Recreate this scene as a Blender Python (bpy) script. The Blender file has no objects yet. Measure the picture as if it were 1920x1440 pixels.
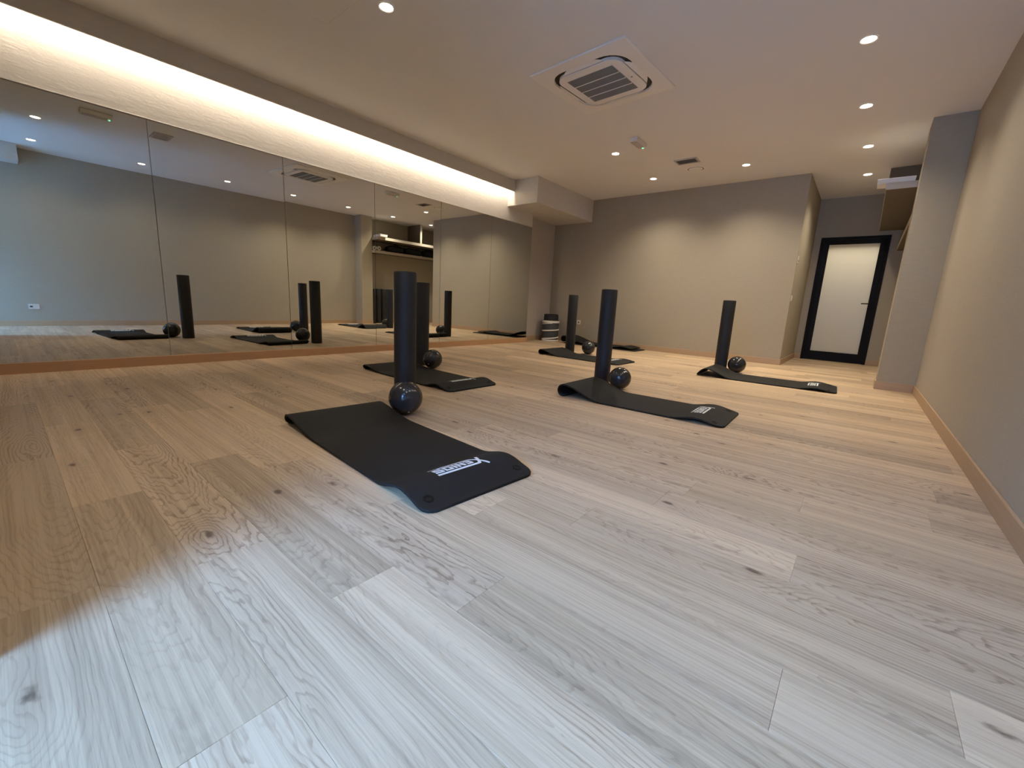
import bpy, bmesh, math, random
from mathutils import Vector, Matrix, noise as mnoise

random.seed(7)
S = bpy.context.scene
COL = S.collection
PI = math.pi

# ------------------------------------------------------------------ camera
CAM = Vector((5.085, -1.640, 0.751))
RX, RY, RZ = -0.1916, 0.0513, -0.6837          # pitch, roll, heading
fw = Vector((math.sin(RZ) * math.cos(RX), math.cos(RZ) * math.cos(RX), math.sin(RX)))
rt = Vector((math.cos(RZ), -math.sin(RZ), 0))
up = rt.cross(fw)
r2 = math.cos(RY) * rt + math.sin(RY) * up
u2 = -math.sin(RY) * rt + math.cos(RY) * up
cd = bpy.data.cameras.new('camera')
cd.sensor_fit = 'HORIZONTAL'
cd.sensor_width = 36.0
cd.lens = 787.36 * 36.0 / 1920.0
cd.clip_start = 0.02
cam = bpy.data.objects.new('camera', cd)
COL.objects.link(cam)
m = Matrix.Identity(4)
for i in range(3):
    m[i][0], m[i][1], m[i][2], m[i][3] = r2[i], u2[i], -fw[i], CAM[i]
cam.matrix_world = m
S.camera = cam

# ------------------------------------------------------------------ light, exposure
S.view_settings.view_transform = 'Standard'
S.view_settings.look = 'None'
S.view_settings.gamma = 1.0
S.view_settings.use_curve_mapping = False
S.view_settings.exposure = 0.30
SKY = 80.0                 # overcast daylight outside the shop window
SPOT_W = 90.0              # each recessed downlight
FRONT_W = 14.0              # front downlights, set weaker to keep the nearby floor darker
RIGHT_W = 64.0              # the row along the right wall
COVE = 62.0                # LED strip in the cove
BACKROOM_W = 33.0
WARM = (1.0, 0.86, 0.69)
SPOTC = (1.0, 0.87, 0.69)
w = bpy.data.worlds.new('overcast_sky')
S.world = w
w.use_nodes = True
bg = w.node_tree.nodes['Background']
bg.inputs['Color'].default_value = (0.20, 0.44, 1.0, 1)
bg.inputs['Strength'].default_value = SKY

# ------------------------------------------------------------------ room numbers (metres)
ZC = 2.793
ZP, ZM = 0.086, 2.158
XR, YW, YD, YF = 5.621, 6.061, 7.80, -4.00
YS, XV = -1.745, 3.87           # front wall and the entrance bay beside it
XC = 4.169
XK, YK, YK2 = 5.298, 4.602, 4.918
XB, ZB, YB = 0.639, 2.387, 4.226
XS, ZS = 0.149, 2.61
XW = -0.234
YE = 4.966
BH = 0.090

# ------------------------------------------------------------------ materials
def new_mat(name):
    mt = bpy.data.materials.new(name)
    mt.use_nodes = True
    nt = mt.node_tree
    return mt, nt, nt.nodes['Principled BSDF']

def L(nt, a, b):
    nt.links.new(a, b)

def N(nt, t, **kw):
    n = nt.nodes.new(t)
    for k, v in kw.items():
        setattr(n, k, v)
    return n

def M(nt, op, a, b=None, c=None, clamp=False):
    n = nt.nodes.new('ShaderNodeMath')
    n.operation = op
    n.use_clamp = clamp
    for i, v in enumerate((a, b, c)):
        if v is None:
            continue
        if isinstance(v, (int, float)):
            n.inputs[i].default_value = v
        else:
            nt.links.new(v, n.inputs[i])
    return n.outputs[0]

def MIX(nt, f, a, b, blend='MIX'):
    n = nt.nodes.new('ShaderNodeMix')
    n.data_type = 'RGBA'
    n.blend_type = blend
    for k, v in ((0, f), (6, a), (7, b)):
        if isinstance(v, (int, float)):
            n.inputs[k].default_value = v
        elif isinstance(v, tuple):
            n.inputs[k].default_value = (*v, 1) if len(v) == 3 else v
        else:
            nt.links.new(v, n.inputs[k])
    return n.outputs[2]

def SMOOTH(nt, v, lo, hi, a=0.0, b=1.0):
    n = nt.nodes.new('ShaderNodeMapRange')
    n.interpolation_type = 'SMOOTHSTEP'
    nt.links.new(v, n.inputs[0])
    n.inputs[1].default_value = lo
    n.inputs[2].default_value = hi
    n.inputs[3].default_value = a
    n.inputs[4].default_value = b
    return n.outputs[0]

def NOISE(nt, vec, scale, detail=2.0, rough=0.5):
    n = nt.nodes.new('ShaderNodeTexNoise')
    n.inputs['Scale'].default_value = scale
    n.inputs['Detail'].default_value = detail
    n.inputs['Roughness'].default_value = rough
    if vec is not None:
        nt.links.new(vec, n.inputs['Vector'])
    return n.outputs['Fac']

def VS(nt, vec, s):
    n = nt.nodes.new('ShaderNodeVectorMath')
    n.operation = 'MULTIPLY'
    nt.links.new(vec, n.inputs[0])
    n.inputs[1].default_value = s
    return n.outputs[0]

def BUMP(nt, bsdf, h, strength, dist):
    b = nt.nodes.new('ShaderNodeBump')
    b.inputs['Strength'].default_value = strength
    b.inputs['Distance'].default_value = dist
    nt.links.new(h, b.inputs['Height'])
    nt.links.new(b.outputs[0], bsdf.inputs['Normal'])

def plain(name, col, rough=0.5, metal=0.0, var=0.06, scale=30.0, bump=0.0, spec=0.5):
    mt, nt, b = new_mat(name)
    g = N(nt, 'ShaderNodeNewGeometry').outputs['Position']
    f = NOISE(nt, g, scale, 3)
    lo = tuple(max(0, c * (1 - var)) for c in col)
    hi = tuple(min(1, c * (1 + var)) for c in col)
    L(nt, MIX(nt, f, lo, hi), b.inputs['Base Color'])
    b.inputs['Roughness'].default_value = rough
    b.inputs['Metallic'].default_value = metal
    b.inputs['Specular IOR Level'].default_value = spec
    if bump:
        BUMP(nt, b, f, 0.5, bump)
    return mt

def emit(name, col, strength):
    mt, nt, b = new_mat(name)
    b.inputs['Base Color'].default_value = (0.8, 0.8, 0.8, 1)
    b.inputs['Emission Color'].default_value = (*col, 1)
    b.inputs['Emission Strength'].default_value = strength
    return mt

def textile(name, col):
    """woven wall covering: fine horizontal slubs and a soft mottling"""
    mt, nt, b = new_mat(name)
    g = N(nt, 'ShaderNodeNewGeometry').outputs['Position']
    big = NOISE(nt, g, 1.3, 3)
    slub = NOISE(nt, VS(nt, g, (14, 14, 190)), 1.0, 3, 0.6)
    warp = NOISE(nt, VS(nt, g, (210, 210, 18)), 1.0, 2, 0.6)
    f = M(nt, 'ADD', M(nt, 'MULTIPLY', slub, 0.6), M(nt, 'MULTIPLY', warp, 0.4))
    lo = tuple(c * 0.84 for c in col)
    hi = tuple(min(1, c * 1.16) for c in col)
    c1 = MIX(nt, f, lo, hi)
    c2 = MIX(nt, SMOOTH(nt, big, 0.3, 0.7, 0.0, 0.22), c1, (col[0] * 0.93, col[1] * 0.95, col[2] * 0.90))
    L(nt, c2, b.inputs['Base Color'])
    b.inputs['Roughness'].default_value = 0.82
    b.inputs['Specular IOR Level'].default_value = 0.25
    BUMP(nt, b, f, 0.35, 0.0012)
    return mt

def plaster(name, col):
    """trowelled plaster with shallow drag marks"""
    mt, nt, b = new_mat(name)
    g = N(nt, 'ShaderNodeNewGeometry').outputs['Position']
    warp = NOISE(nt, g, 1.7, 2)
    d = NOISE(nt, VS(nt, g, (5, 3.2, 16)), 1.0, 5, 0.62)
    e = NOISE(nt, VS(nt, g, (9, 5, 30)), 1.0, 4, 0.7)
    ridge = M(nt, 'ABSOLUTE', M(nt, 'SUBTRACT', d, 0.5))
    f = M(nt, 'ADD', M(nt, 'MULTIPLY', SMOOTH(nt, ridge, 0.0, 0.12), 0.7), M(nt, 'MULTIPLY', e, 0.3))
    L(nt, MIX(nt, M(nt, 'ADD', M(nt, 'MULTIPLY', f, 0.5), M(nt, 'MULTIPLY', warp, 0.5)),
              tuple(c * 0.93 for c in col), tuple(min(1, c * 1.04) for c in col)), b.inputs['Base Color'])
    b.inputs['Roughness'].default_value = 0.7
    BUMP(nt, b, f, 0.22, 0.004)
    return mt

def oak_floor(name):
    """printed oak planks: cathedral rings cut through a tilted log, pores, knots, a tone per plank.
    'loc' holds metres along / across the plank, 'rnd' three random numbers per plank."""
    mt, nt, b = new_mat(name)
    loc = N(nt, 'ShaderNodeAttribute', attribute_name='loc').outputs['Vector']
    rnd = N(nt, 'ShaderNodeAttribute', attribute_name='rnd').outputs['Vector']
    sl = N(nt, 'ShaderNodeSeparateXYZ'); L(nt, loc, sl.inputs[0])
    sr = N(nt, 'ShaderNodeSeparateXYZ'); L(nt, rnd, sr.inputs[0])
    lx, ly = sl.outputs[0], sl.outputs[1]
    r1, r2_, r3 = sr.outputs[0], sr.outputs[1], sr.outputs[2]
    off = N(nt, 'ShaderNodeVectorMath', operation='MULTIPLY')
    L(nt, rnd, off.inputs[0]); off.inputs[1].default_value = (37.0, 19.0, 23.0)
    add = N(nt, 'ShaderNodeVectorMath', operation='ADD')
    L(nt, loc, add.inputs[0]); L(nt, off.outputs[0], add.inputs[1])
    P = add.outputs[0]
    # knots
    vo = N(nt, 'ShaderNodeTexVoronoi', voronoi_dimensions='2D')
    vo.inputs['Scale'].default_value = 1.0
    L(nt, VS(nt, P, (1.9, 4.2, 1)), vo.inputs['Vector'])
    vd = vo.outputs['Distance']
    vc = N(nt, 'ShaderNodeSeparateColor'); L(nt, vo.outputs['Color'], vc.inputs[0])
    gate = M(nt, 'GREATER_THAN', vc.outputs[0], 0.70)
    infl = M(nt, 'MULTIPLY', SMOOTH(nt, vd, 0.40, 0.0), gate)
    kn = NOISE(nt, VS(nt, P, (30, 60, 1)), 1.0, 2)
    knot = M(nt, 'MULTIPLY', SMOOTH(nt, M(nt, 'ADD', vd, M(nt, 'MULTIPLY', kn, 0.10)), 0.115, 0.062), gate)
    # rings
    n1 = M(nt, 'SUBTRACT', NOISE(nt, VS(nt, P, (1.6, 7, 1)), 1.0, 3), 0.5)
    n2 = M(nt, 'SUBTRACT', NOISE(nt, VS(nt, P, (3.2, 11, 1)), 1.0, 4, 0.55), 0.5)
    yy = M(nt, 'ADD', M(nt, 'ADD', ly, M(nt, 'MULTIPLY', M(nt, 'SUBTRACT', r1, 0.5), 0.17)), M(nt, 'MULTIPLY', n1, 0.06))
    tilt = M(nt, 'MULTIPLY', M(nt, 'SUBTRACT', r3, 0.5), 0.42)
    zz = M(nt, 'ADD', M(nt, 'MULTIPLY', lx, tilt), M(nt, 'MULTIPLY', M(nt, 'SUBTRACT', r2_, 0.5), 0.30))
    zz = M(nt, 'ADD', zz, M(nt, 'MULTIPLY', n2, 0.085))
    zz = M(nt, 'ADD', zz, M(nt, 'MULTIPLY', infl, 0.055))
    rad = M(nt, 'SQRT', M(nt, 'ADD', M(nt, 'MULTIPLY', yy, yy), M(nt, 'MULTIPLY', zz, zz)))
    fr = M(nt, 'FRACT', M(nt, 'MULTIPLY', rad, 92.0))
    ring = M(nt, 'MULTIPLY', SMOOTH(nt, fr, 0.58, 0.90), SMOOTH(nt, fr, 1.0, 0.95))
    msk = SMOOTH(nt, NOISE(nt, VS(nt, P, (1.1, 6, 1)), 1.0, 2), 0.32, 0.60, 0.2, 1.0)
    ring = M(nt, 'MULTIPLY', ring, M(nt, 'MULTIPLY', msk, SMOOTH(nt, r2_, 0.15, 0.90, 0.38, 1.0)))
    fib = SMOOTH(nt, NOISE(nt, VS(nt, P, (1.6, 130, 1)), 1.0, 5, 0.62), 0.30, 0.70, -0.5, 0.5)
    pore = NOISE(nt, VS(nt, P, (11, 620, 1)), 1.0, 2, 0.5)
    band = SMOOTH(nt, NOISE(nt, VS(nt, P, (0.5, 24, 1)), 1.0, 3, 0.5), 0.33, 0.67, -0.5, 0.5)
    f = M(nt, 'MULTIPLY', ring, 0.54)
    f = M(nt, 'ADD', f, M(nt, 'MULTIPLY', fib, 0.34))
    f = M(nt, 'ADD', f, M(nt, 'MULTIPLY', SMOOTH(nt, pore, 0.54, 0.72), 0.20))
    f = M(nt, 'ADD', f, M(nt, 'MULTIPLY', band, 0.28))
    f = M(nt, 'ADD', f, M(nt, 'MULTIPLY', M(nt, 'SUBTRACT', r1, 0.5), 0.22))
    f = M(nt, 'ADD', f, 0.17, clamp=True)
    light = MIX(nt, r2_, FLOOR_L1, FLOOR_L2)
    dark = MIX(nt, r1, FLOOR_D1, FLOOR_D2)
    c = MIX(nt, f, light, dark)
    tone = M(nt, 'ADD', 0.80, M(nt, 'MULTIPLY', r3, 0.34))
    tn = N(nt, 'ShaderNodeVectorMath', operation='SCALE')
    L(nt, c, tn.inputs[0]); L(nt, tone, tn.inputs['Scale'])
    c = MIX(nt, M(nt, 'MULTIPLY', infl, 0.22), tn.outputs[0], (0.25, 0.16, 0.10))
    c = MIX(nt, M(nt, 'MULTIPLY', knot, 0.85), c, (0.055, 0.032, 0.020))
    L(nt, c, b.inputs['Base Color'])
    L(nt, M(nt, 'ADD', 0.42, M(nt, 'MULTIPLY', f, 0.14)), b.inputs['Roughness'])
    b.inputs['Specular IOR Level'].default_value = 0.42
    BUMP(nt, b, M(nt, 'MULTIPLY', f, -1.0), 0.18, 0.0008)
    return mt

FLOOR_L1, FLOOR_L2 = (0.605, 0.445, 0.280), (0.560, 0.420, 0.282)
FLOOR_D1, FLOOR_D2 = (0.240, 0.148, 0.080), (0.205, 0.140, 0.088)

def skirting_wood(name, col):
    mt, nt, b = new_mat(name)
    g = N(nt, 'ShaderNodeNewGeometry').outputs['Position']
    f = NOISE(nt, VS(nt, g, (3, 3, 160)), 1.0, 4, 0.6)
    L(nt, MIX(nt, f, tuple(c * 0.8 for c in col), tuple(c * 1.18 for c in col)), b.inputs['Base Color'])
    b.inputs['Roughness'].default_value = 0.5
    return mt

MAT = {}
MAT['wall'] = textile('textile_wall_covering', (0.375, 0.325, 0.245))
MAT['wall_right'] = textile('textile_wall_covering_lightened', (0.405, 0.358, 0.288))  # same covering made lighter, part of the daylight put into its colour
MAT['wall_pale'] = textile('textile_wall_covering_grey', (0.47, 0.42, 0.37))
MAT['plaster'] = plaster('trowelled_plaster', (0.62, 0.585, 0.54))
MAT['ceiling'] = plain('ceiling_paint', (0.79, 0.775, 0.76), 0.85, var=0.02, scale=2.0, spec=0.2)
MAT['oak'] = oak_floor('oak_vinyl_plank')
MAT['underlay'] = plain('underlay_dark', (0.09, 0.06, 0.04), 0.9)
MAT['skirting'] = skirting_wood('oak_skirting', (0.43, 0.29, 0.175))
MAT['ledge'] = skirting_wood('oak_ledge', (0.50, 0.29, 0.15))
MAT['mat'] = plain('black_foam', (0.0105, 0.0105, 0.0102), 0.66, var=0.10, scale=260, bump=0.0004, spec=0.22)
MAT['roller'] = plain('charcoal_foam', (0.0170, 0.0172, 0.0185), 0.52, var=0.12, scale=220, bump=0.0005, spec=0.38)
MAT['ball'] = plain('dark_grey_vinyl', (0.026, 0.026, 0.027), 0.17, var=0.05, scale=60, bump=0.0002, spec=0.5)
MAT['plug'] = plain('pale_plug', (0.55, 0.54, 0.52), 0.4)
MAT['eyelet'] = plain('black_eyelet', (0.003, 0.003, 0.003), 0.5, spec=0.15)
MAT['print'] = plain('white_print', (0.66, 0.70, 0.72), 0.6, var=0.03, spec=0.2)
MAT['white'] = plain('white_plastic', (0.72, 0.69, 0.64), 0.45, var=0.02)
MAT['acwhite'] = plain('air_conditioner_white', (0.86, 0.83, 0.78), 0.45, var=0.02)
MAT['acgrille'] = plain('air_conditioner_grille', (0.26, 0.25, 0.225), 0.6, var=0.02)
MAT['acdark'] = plain('air_slot_dark', (0.012, 0.011, 0.010), 0.6)
MAT['grey'] = plain('grey_vent', (0.52, 0.48, 0.45), 0.55)
MAT['ventback'] = plain('vent_shadow', (0.42, 0.38, 0.35), 0.7)
MAT['blackmetal'] = plain('black_powder_coat', (0.005, 0.005, 0.006), 0.55, var=0.05, spec=0.15)
MAT['shelf'] = plain('shelf_board', (0.52, 0.47, 0.40), 0.5, var=0.03)
MAT['shelf_core'] = textile('wall_covering_shaded', (0.165, 0.135, 0.10))  # wall covering darkened, the shade of the niche put into its colour
MAT['carton'] = plain('white_carton', (0.80, 0.79, 0.76), 0.55, var=0.02)
MAT['tissue'] = plain('tissue_paper', (0.82, 0.81, 0.78), 0.9, var=0.03)
MAT['core'] = plain('cardboard_core', (0.06, 0.045, 0.03), 0.9)
MAT['blackcloth'] = plain('black_cloth', (0.012, 0.012, 0.016), 0.85, var=0.2, scale=40, bump=0.002)
MAT['mesh_cloth'] = plain('dark_mesh_cloth', (0.045, 0.047, 0.052), 0.7, var=0.3, scale=70, bump=0.002)
MAT['band'] = plain('white_cotton_band', (0.72, 0.70, 0.64), 0.8, var=0.05)
MAT['socket'] = plain('socket_slot_dark', (0.05, 0.05, 0.05), 0.6)
MAT['green'] = emit('green_indicator', (0.05, 0.9, 0.35), 3.0)
MAT['lens'] = emit('downlight_lens', (1.0, 0.93, 0.82), 26.0)
MAT['led'] = emit('led_diffuser', WARM, COVE)
MAT['pavement'] = plain('pavement', (0.16, 0.155, 0.15), 0.9, scale=6)
MAT['mirror'], nt, b = new_mat('mirror_silver')
b.inputs['Base Color'].default_value = (0.73, 0.745, 0.71, 1)
b.inputs['Metallic'].default_value = 1.0
b.inputs['Roughness'].default_value = 0.0
MAT['mirror_edge'] = plain('mirror_glass_edge', (0.10, 0.105, 0.085), 0.3)
# frosted door glass: scatters the light of the room behind it
MAT['frosted'] = bpy.data.materials.new('frosted_glass')
MAT['frosted'].use_nodes = True
nt = MAT['frosted'].node_tree
nt.nodes.clear()
o_ = N(nt, 'ShaderNodeOutputMaterial')
tr = N(nt, 'ShaderNodeBsdfTranslucent'); tr.inputs[0].default_value = (0.86, 0.88, 0.86, 1)
gl = N(nt, 'ShaderNodeBsdfGlossy'); gl.inputs[0].default_value = (0.8, 0.8, 0.8, 1); gl.inputs['Roughness'].default_value = 0.35
df = N(nt, 'ShaderNodeBsdfDiffuse'); df.inputs[0].default_value = (0.6, 0.6, 0.58, 1)
m1 = N(nt, 'ShaderNodeMixShader'); m1.inputs[0].default_value = 0.25
L(nt, tr.outputs[0], m1.inputs[1]); L(nt, df.outputs[0], m1.inputs[2])
m2 = N(nt, 'ShaderNodeMixShader'); m2.inputs[0].default_value = 0.05
L(nt, m1.outputs[0], m2.inputs[1]); L(nt, gl.outputs[0], m2.inputs[2])
L(nt, m2.outputs[0], o_.inputs[0])
# clear shop glazing
MAT['clear'] = bpy.data.materials.new('clear_glazing')
MAT['clear'].use_nodes = True
nt = MAT['clear'].node_tree
nt.nodes.clear()
o_ = N(nt, 'ShaderNodeOutputMaterial')
tp = N(nt, 'ShaderNodeBsdfTransparent'); tp.inputs[0].default_value = (0.93, 0.96, 0.95, 1)
gl = N(nt, 'ShaderNodeBsdfGlossy'); gl.inputs['Roughness'].default_value = 0.0
m1 = N(nt, 'ShaderNodeMixShader'); m1.inputs[0].default_value = 0.06
L(nt, tp.outputs[0], m1.inputs[1]); L(nt, gl.outputs[0], m1.inputs[2]); L(nt, m1.outputs[0], o_.inputs[0])

# ------------------------------------------------------------------ object helpers
def link(name, me, parent=None):
    o = bpy.data.objects.new(name, me)
    COL.objects.link(o)
    if parent is not None:
        o.parent = parent
    return o

def from_bm(name, bm, mat, parent=None, smooth=False, loc=None):
    me = bpy.data.meshes.new(name)
    bmesh.ops.recalc_face_normals(bm, faces=bm.faces[:])
    bm.to_mesh(me)
    bm.free()
    for k in (mat if isinstance(mat, (list, tuple)) else [mat]):
        me.materials.append(MAT[k] if isinstance(k, str) else k)
    if smooth:
        for p in me.polygons:
            p.use_smooth = True
    o = link(name, me, parent)
    if loc is not None:
        o.location = loc
    return o

def auto_smooth(o, ang=0.6):
    me = o.data
    bm = bmesh.new(); bm.from_mesh(me)
    for f in bm.faces:
        f.smooth = True
    for e in bm.edges:
        if len(e.link_faces) == 2 and e.calc_face_angle(0) > ang:
            e.smooth = False
    bm.to_mesh(me); bm.free()
    return o

def box(bm, x0, x1, y0, y1, z0, z1, bev=0.0, seg=1):
    t = bmesh.new()
    bmesh.ops.create_cube(t, size=1.0)
    for v in t.verts:
        v.co = Vector((x0 + (v.co.x + .5) * (x1 - x0), y0 + (v.co.y + .5) * (y1 - y0), z0 + (v.co.z + .5) * (z1 - z0)))
    if bev:
        bmesh.ops.bevel(t, geom=t.edges[:], offset=bev, segments=seg, affect='EDGES', profile=0.6)
    merge(bm, t)

def merge(bm, t):
    me = bpy.data.meshes.new('tmp')
    t.to_mesh(me); t.free()
    bm.from_mesh(me)
    bpy.data.meshes.remove(me)

def lathe(bm, prof, n=32, center=(0, 0, 0), cap=True):
    """prof: list of (radius, z) revolved about z"""
    rings = []
    for r, z in prof:
        if r < 1e-6:
            rings.append([bm.verts.new((center[0], center[1], center[2] + z))])
        else:
            rings.append([bm.verts.new((center[0] + r * math.cos(2 * PI * i / n), center[1] + r * math.sin(2 * PI * i / n), center[2] + z)) for i in range(n)])
    for a, b_ in zip(rings, rings[1:]):
        for i in range(n):
            j = (i + 1) % n
            if len(a) == 1 and len(b_) == 1:
                continue
            if len(a) == 1:
                bm.faces.new((a[0], b_[i], b_[j]))
            elif len(b_) == 1:
                bm.faces.new((a[i], a[j], b_[0]))
            else:
                bm.faces.new((a[i], a[j], b_[j], b_[i]))
    if cap:
        for k in (0, -1):
            if len(rings[k]) > 2:
                bm.faces.new(rings[k])

def tube(bm, pts, r, n=8, closed=False):
    pts = [Vector(p) for p in pts]
    rings = []
    cnt = len(pts)
    for i, p in enumerate(pts):
        a = pts[i - 1] if (i > 0 or closed) else p
        b_ = pts[(i + 1) % cnt] if (i < cnt - 1 or closed) else p
        d = (b_ - a).normalized()
        ref = Vector((0, 0, 1)) if abs(d.z) < 0.9 else Vector((1, 0, 0))
        s = d.cross(ref).normalized(); t = s.cross(d)
        rings.append([bm.verts.new(p + r * (math.cos(2 * PI * k / n) * s + math.sin(2 * PI * k / n) * t)) for k in range(n)])
    rng = range(cnt) if closed else range(cnt - 1)
    for i in rng:
        a, b_ = rings[i], rings[(i + 1) % cnt]
        for k in range(n):
            bm.faces.new((a[k], a[(k + 1) % n], b_[(k + 1) % n], b_[k]))
    if not closed:
        bm.faces.new(rings[0]); bm.faces.new(rings[-1])

def empty(name, label, cat, loc=(0, 0, 0), rz=0.0, group=None):
    o = bpy.data.objects.new(name, None)
    o.empty_display_size = 0.1
    COL.objects.link(o)
    o.location = loc
    o.rotation_euler = (0, 0, rz)
    tag(o, label, cat, group)
    return o

def tag(o, label, cat, group=None):
    o['label'] = label
    o['category'] = cat
    if group:
        o['group'] = group
    return o

def struct(o, label=None):
    o['kind'] = 'structure'
    if label:
        o['label'] = label
    return o

def sbox(name, mat, *dims, parent=None, label=None, bev=0.0):
    bm = bmesh.new()
    box(bm, *dims, bev=bev)
    o = from_bm(name, bm, mat, parent)
    if parent is None:
        struct(o, label)
    return o

def copy_tree(o, parent=None):
    c = o.copy()
    COL.objects.link(c)
    if parent is not None:
        c.parent = parent
    for ch in list(o.children):
        copy_tree(ch, c)
    return c

# ------------------------------------------------------------------ floor: slab and separate planks
floor = sbox('floor', 'underlay', XW - 0.2, XR + 0.1, YF - 0.1, YD + 0.1, -0.12, -0.007,
             label='oak plank floor running across the studio')
ROW_W, ROW_0, PL_LEN = 0.1835, -1.5575, 1.22
known = {-1: 3.71, 0: 4.36, 1: 2.565, 2: 4.17, 3: 4.43, 4: 5.07, 5: 5.346, 6: 4.41, 7: 5.04}
prs = random.Random(11)

def plank_bm(bm, x0, x1, y0, y1, xs):
    """one plank: flat top, chamfered rim, sides; returns local data for the shader"""
    c, g, zt, zb = 0.0005, 0.0002, 0.0, -0.007
    x0 += g; x1 -= g; y0 += g; y1 -= g
    top = [bm.verts.new(p) for p in ((x0 + c, y0 + c, zt), (x1 - c, y0 + c, zt), (x1 - c, y1 - c, zt), (x0 + c, y1 - c, zt))]
    rim = [bm.verts.new(p) for p in ((x0, y0, zt - c), (x1, y0, zt - c), (x1, y1, zt - c), (x0, y1, zt - c))]
    bot = [bm.verts.new(p) for p in ((x0, y0, zb), (x1, y0, zb), (x1, y1, zb), (x0, y1, zb))]
    bm.faces.new(top)
    for i in range(4):
        j = (i + 1) % 4
        bm.faces.new((rim[i], rim[j], top[j], top[i]))
        bm.faces.new((bot[i], bot[j], rim[j], rim[i]))
    bm.faces.new(bot[::-1])
    return top + rim + bot

def finish_planks(name, bm, data, parent):
    me = bpy.data.meshes.new(name)
    bm.verts.index_update()
    bm.to_mesh(me); bm.free()
    a = me.attributes.new('loc', 'FLOAT_VECTOR', 'POINT')
    b_ = me.attributes.new('rnd', 'FLOAT_VECTOR', 'POINT')
    a.data.foreach_set('vector', [k for d in data for k in d[0]])
    b_.data.foreach_set('vector', [k for d in data for k in d[1]])
    me.materials.append(MAT['oak'])
    return link(name, me, parent)

far_bm, far_data = bmesh.new(), []
for k in range(-14, 52):
    y0 = ROW_0 + ROW_W * k
    y1 = y0 + ROW_W
    if y0 > YD or y1 < YF:
        continue
    y0c, y1c = max(y0, YF), min(y1, YD)
    ph = known.get(k, prs.uniform(0, PL_LEN))
    x = ph - PL_LEN * math.ceil((ph + 0.235) / PL_LEN)
    xlo = 0.0 if y0 < YE - 0.05 else XW
    if y1 < YS:
        xlo = XV
    xhi = XR
    if y0 > YW - 0.05:
        xlo = XC
    while x < xhi:
        a, b_ = max(x, xlo), min(x + PL_LEN, xhi)
        rr = (prs.random(), prs.random(), prs.random())
        if b_ - a > 0.01:
            near = y0 < 3.0
            bm = bmesh.new() if near else far_bm
            vs = plank_bm(bm, a, b_, y0c, y1c, x)
            d = [((v.co.x - x - PL_LEN / 2, v.co.y - (y0 + y1) / 2, 0.0), rr) for v in vs]
            if near:
                finish_planks('plank', bm, d, floor)
            else:
                far_data += d
        x += PL_LEN
fp = finish_planks('far_planks', far_bm, far_data, floor)
fp['kind'] = 'stuff'

# ------------------------------------------------------------------ shell
sbox('ceiling', 'ceiling', XW - 0.2, XR + 0.15, YF - 0.15, YD + 1.8, ZC, ZC + 0.12, label='pale painted flat ceiling')
# left build-out that carries the mirrors, with the plastered band above them
sbox('wall_left', 'plaster', XW - 0.05, -0.012, YS, YE, 0.0, ZC, label='off-white trowelled plaster wall behind and above the mirrors')
sbox('trim_1', 'plaster', -0.012, 0.0, YS, YE, ZM, ZC, label='trowelled plaster band above the mirror panels')
bm = bmesh.new()
tube(bm, [(0.001, YS, ZM + 0.003), (0.001, YE, ZM + 0.003)], 0.0045, 10)
struct(from_bm('trim_5', bm, 'plaster', smooth=True), 'thin pale bead along the top edge of the mirrors')
sbox('wall_left.001', 'wall_pale', XW - 0.2, XW, YE, YW + 0.1, 0.0, ZC, label='recessed grey-beige wall strip beyond the mirror end')
sbox('wall_back', 'wall', XW - 0.2, XC, YW, YW + 0.1, 0.0, ZC, label='beige textile back wall of the studio')
sbox('wall_passage', 'wall', XC - 0.10, XC, YW + 0.1, YD + 0.1, 0.0, ZC, label='beige passage wall leading to the glazed door')
bm = bmesh.new()
DX0, DX1, DZ = 4.276, 5.211, 2.142
box(bm, XC, DX0, YD, YD + 0.1, 0, ZC)
box(bm, DX1, XR + 0.1, YD, YD + 0.1, 0, ZC)
box(bm, DX0, DX1, YD, YD + 0.1, DZ, ZC)
struct(from_bm('wall_door', bm, 'wall'), 'dim beige wall around the black framed door')
sbox('wall_right', 'wall_right', XR, XR + 0.12, YF - 0.15, YD + 0.1, 0.0, ZC, label='beige textile wall on the right')
sbox('wall_pillar', 'wall', XK, XR, YK, YK2, 0.0, ZC, label='beige pillar projecting from the right wall')
WX0, WX1, WZ = XV + 0.03, 5.61, 2.36
sbox('wall_front', 'wall', XW - 0.2, XV, YS - 0.12, YS, 0.0, ZC, label='front wall left of the entrance bay, behind the camera')
sbox('wall_entrance', 'wall', XV - 0.12, XV, YF, YS - 0.12, 0.0, ZC, label='side wall of the entrance bay')
bm = bmesh.new()
box(bm, XV - 0.12, WX0, YF - 0.15, YF, 0, ZC)
box(bm, WX1, XR + 0.1, YF - 0.15, YF, 0, ZC)
box(bm, WX0, WX1, YF - 0.15, YF, WZ, ZC)
struct(from_bm('wall_window', bm, 'wall'), 'wall around the shop window behind the camera')
# room behind the frosted door
bm = bmesh.new()
box(bm, 3.4, XR + 0.6, YD + 1.7, YD + 1.8, 0, ZC)
box(bm, 3.3, 3.4, YD + 0.1, YD + 1.8, 0, ZC)
box(bm, XR + 0.1, XR + 0.2, YD + 0.0, YD + 1.8, 0, ZC)
box(bm, 3.3, XC - 0.1, YD + 0.0, YD + 0.1, 0, ZC)
box(bm, 3.3, XR + 0.7, YD + 0.1, YD + 1.8, -0.12, 0.0)
struct(from_bm('wall_backroom', bm, 'wall'), 'lit room behind the frosted door')
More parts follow.
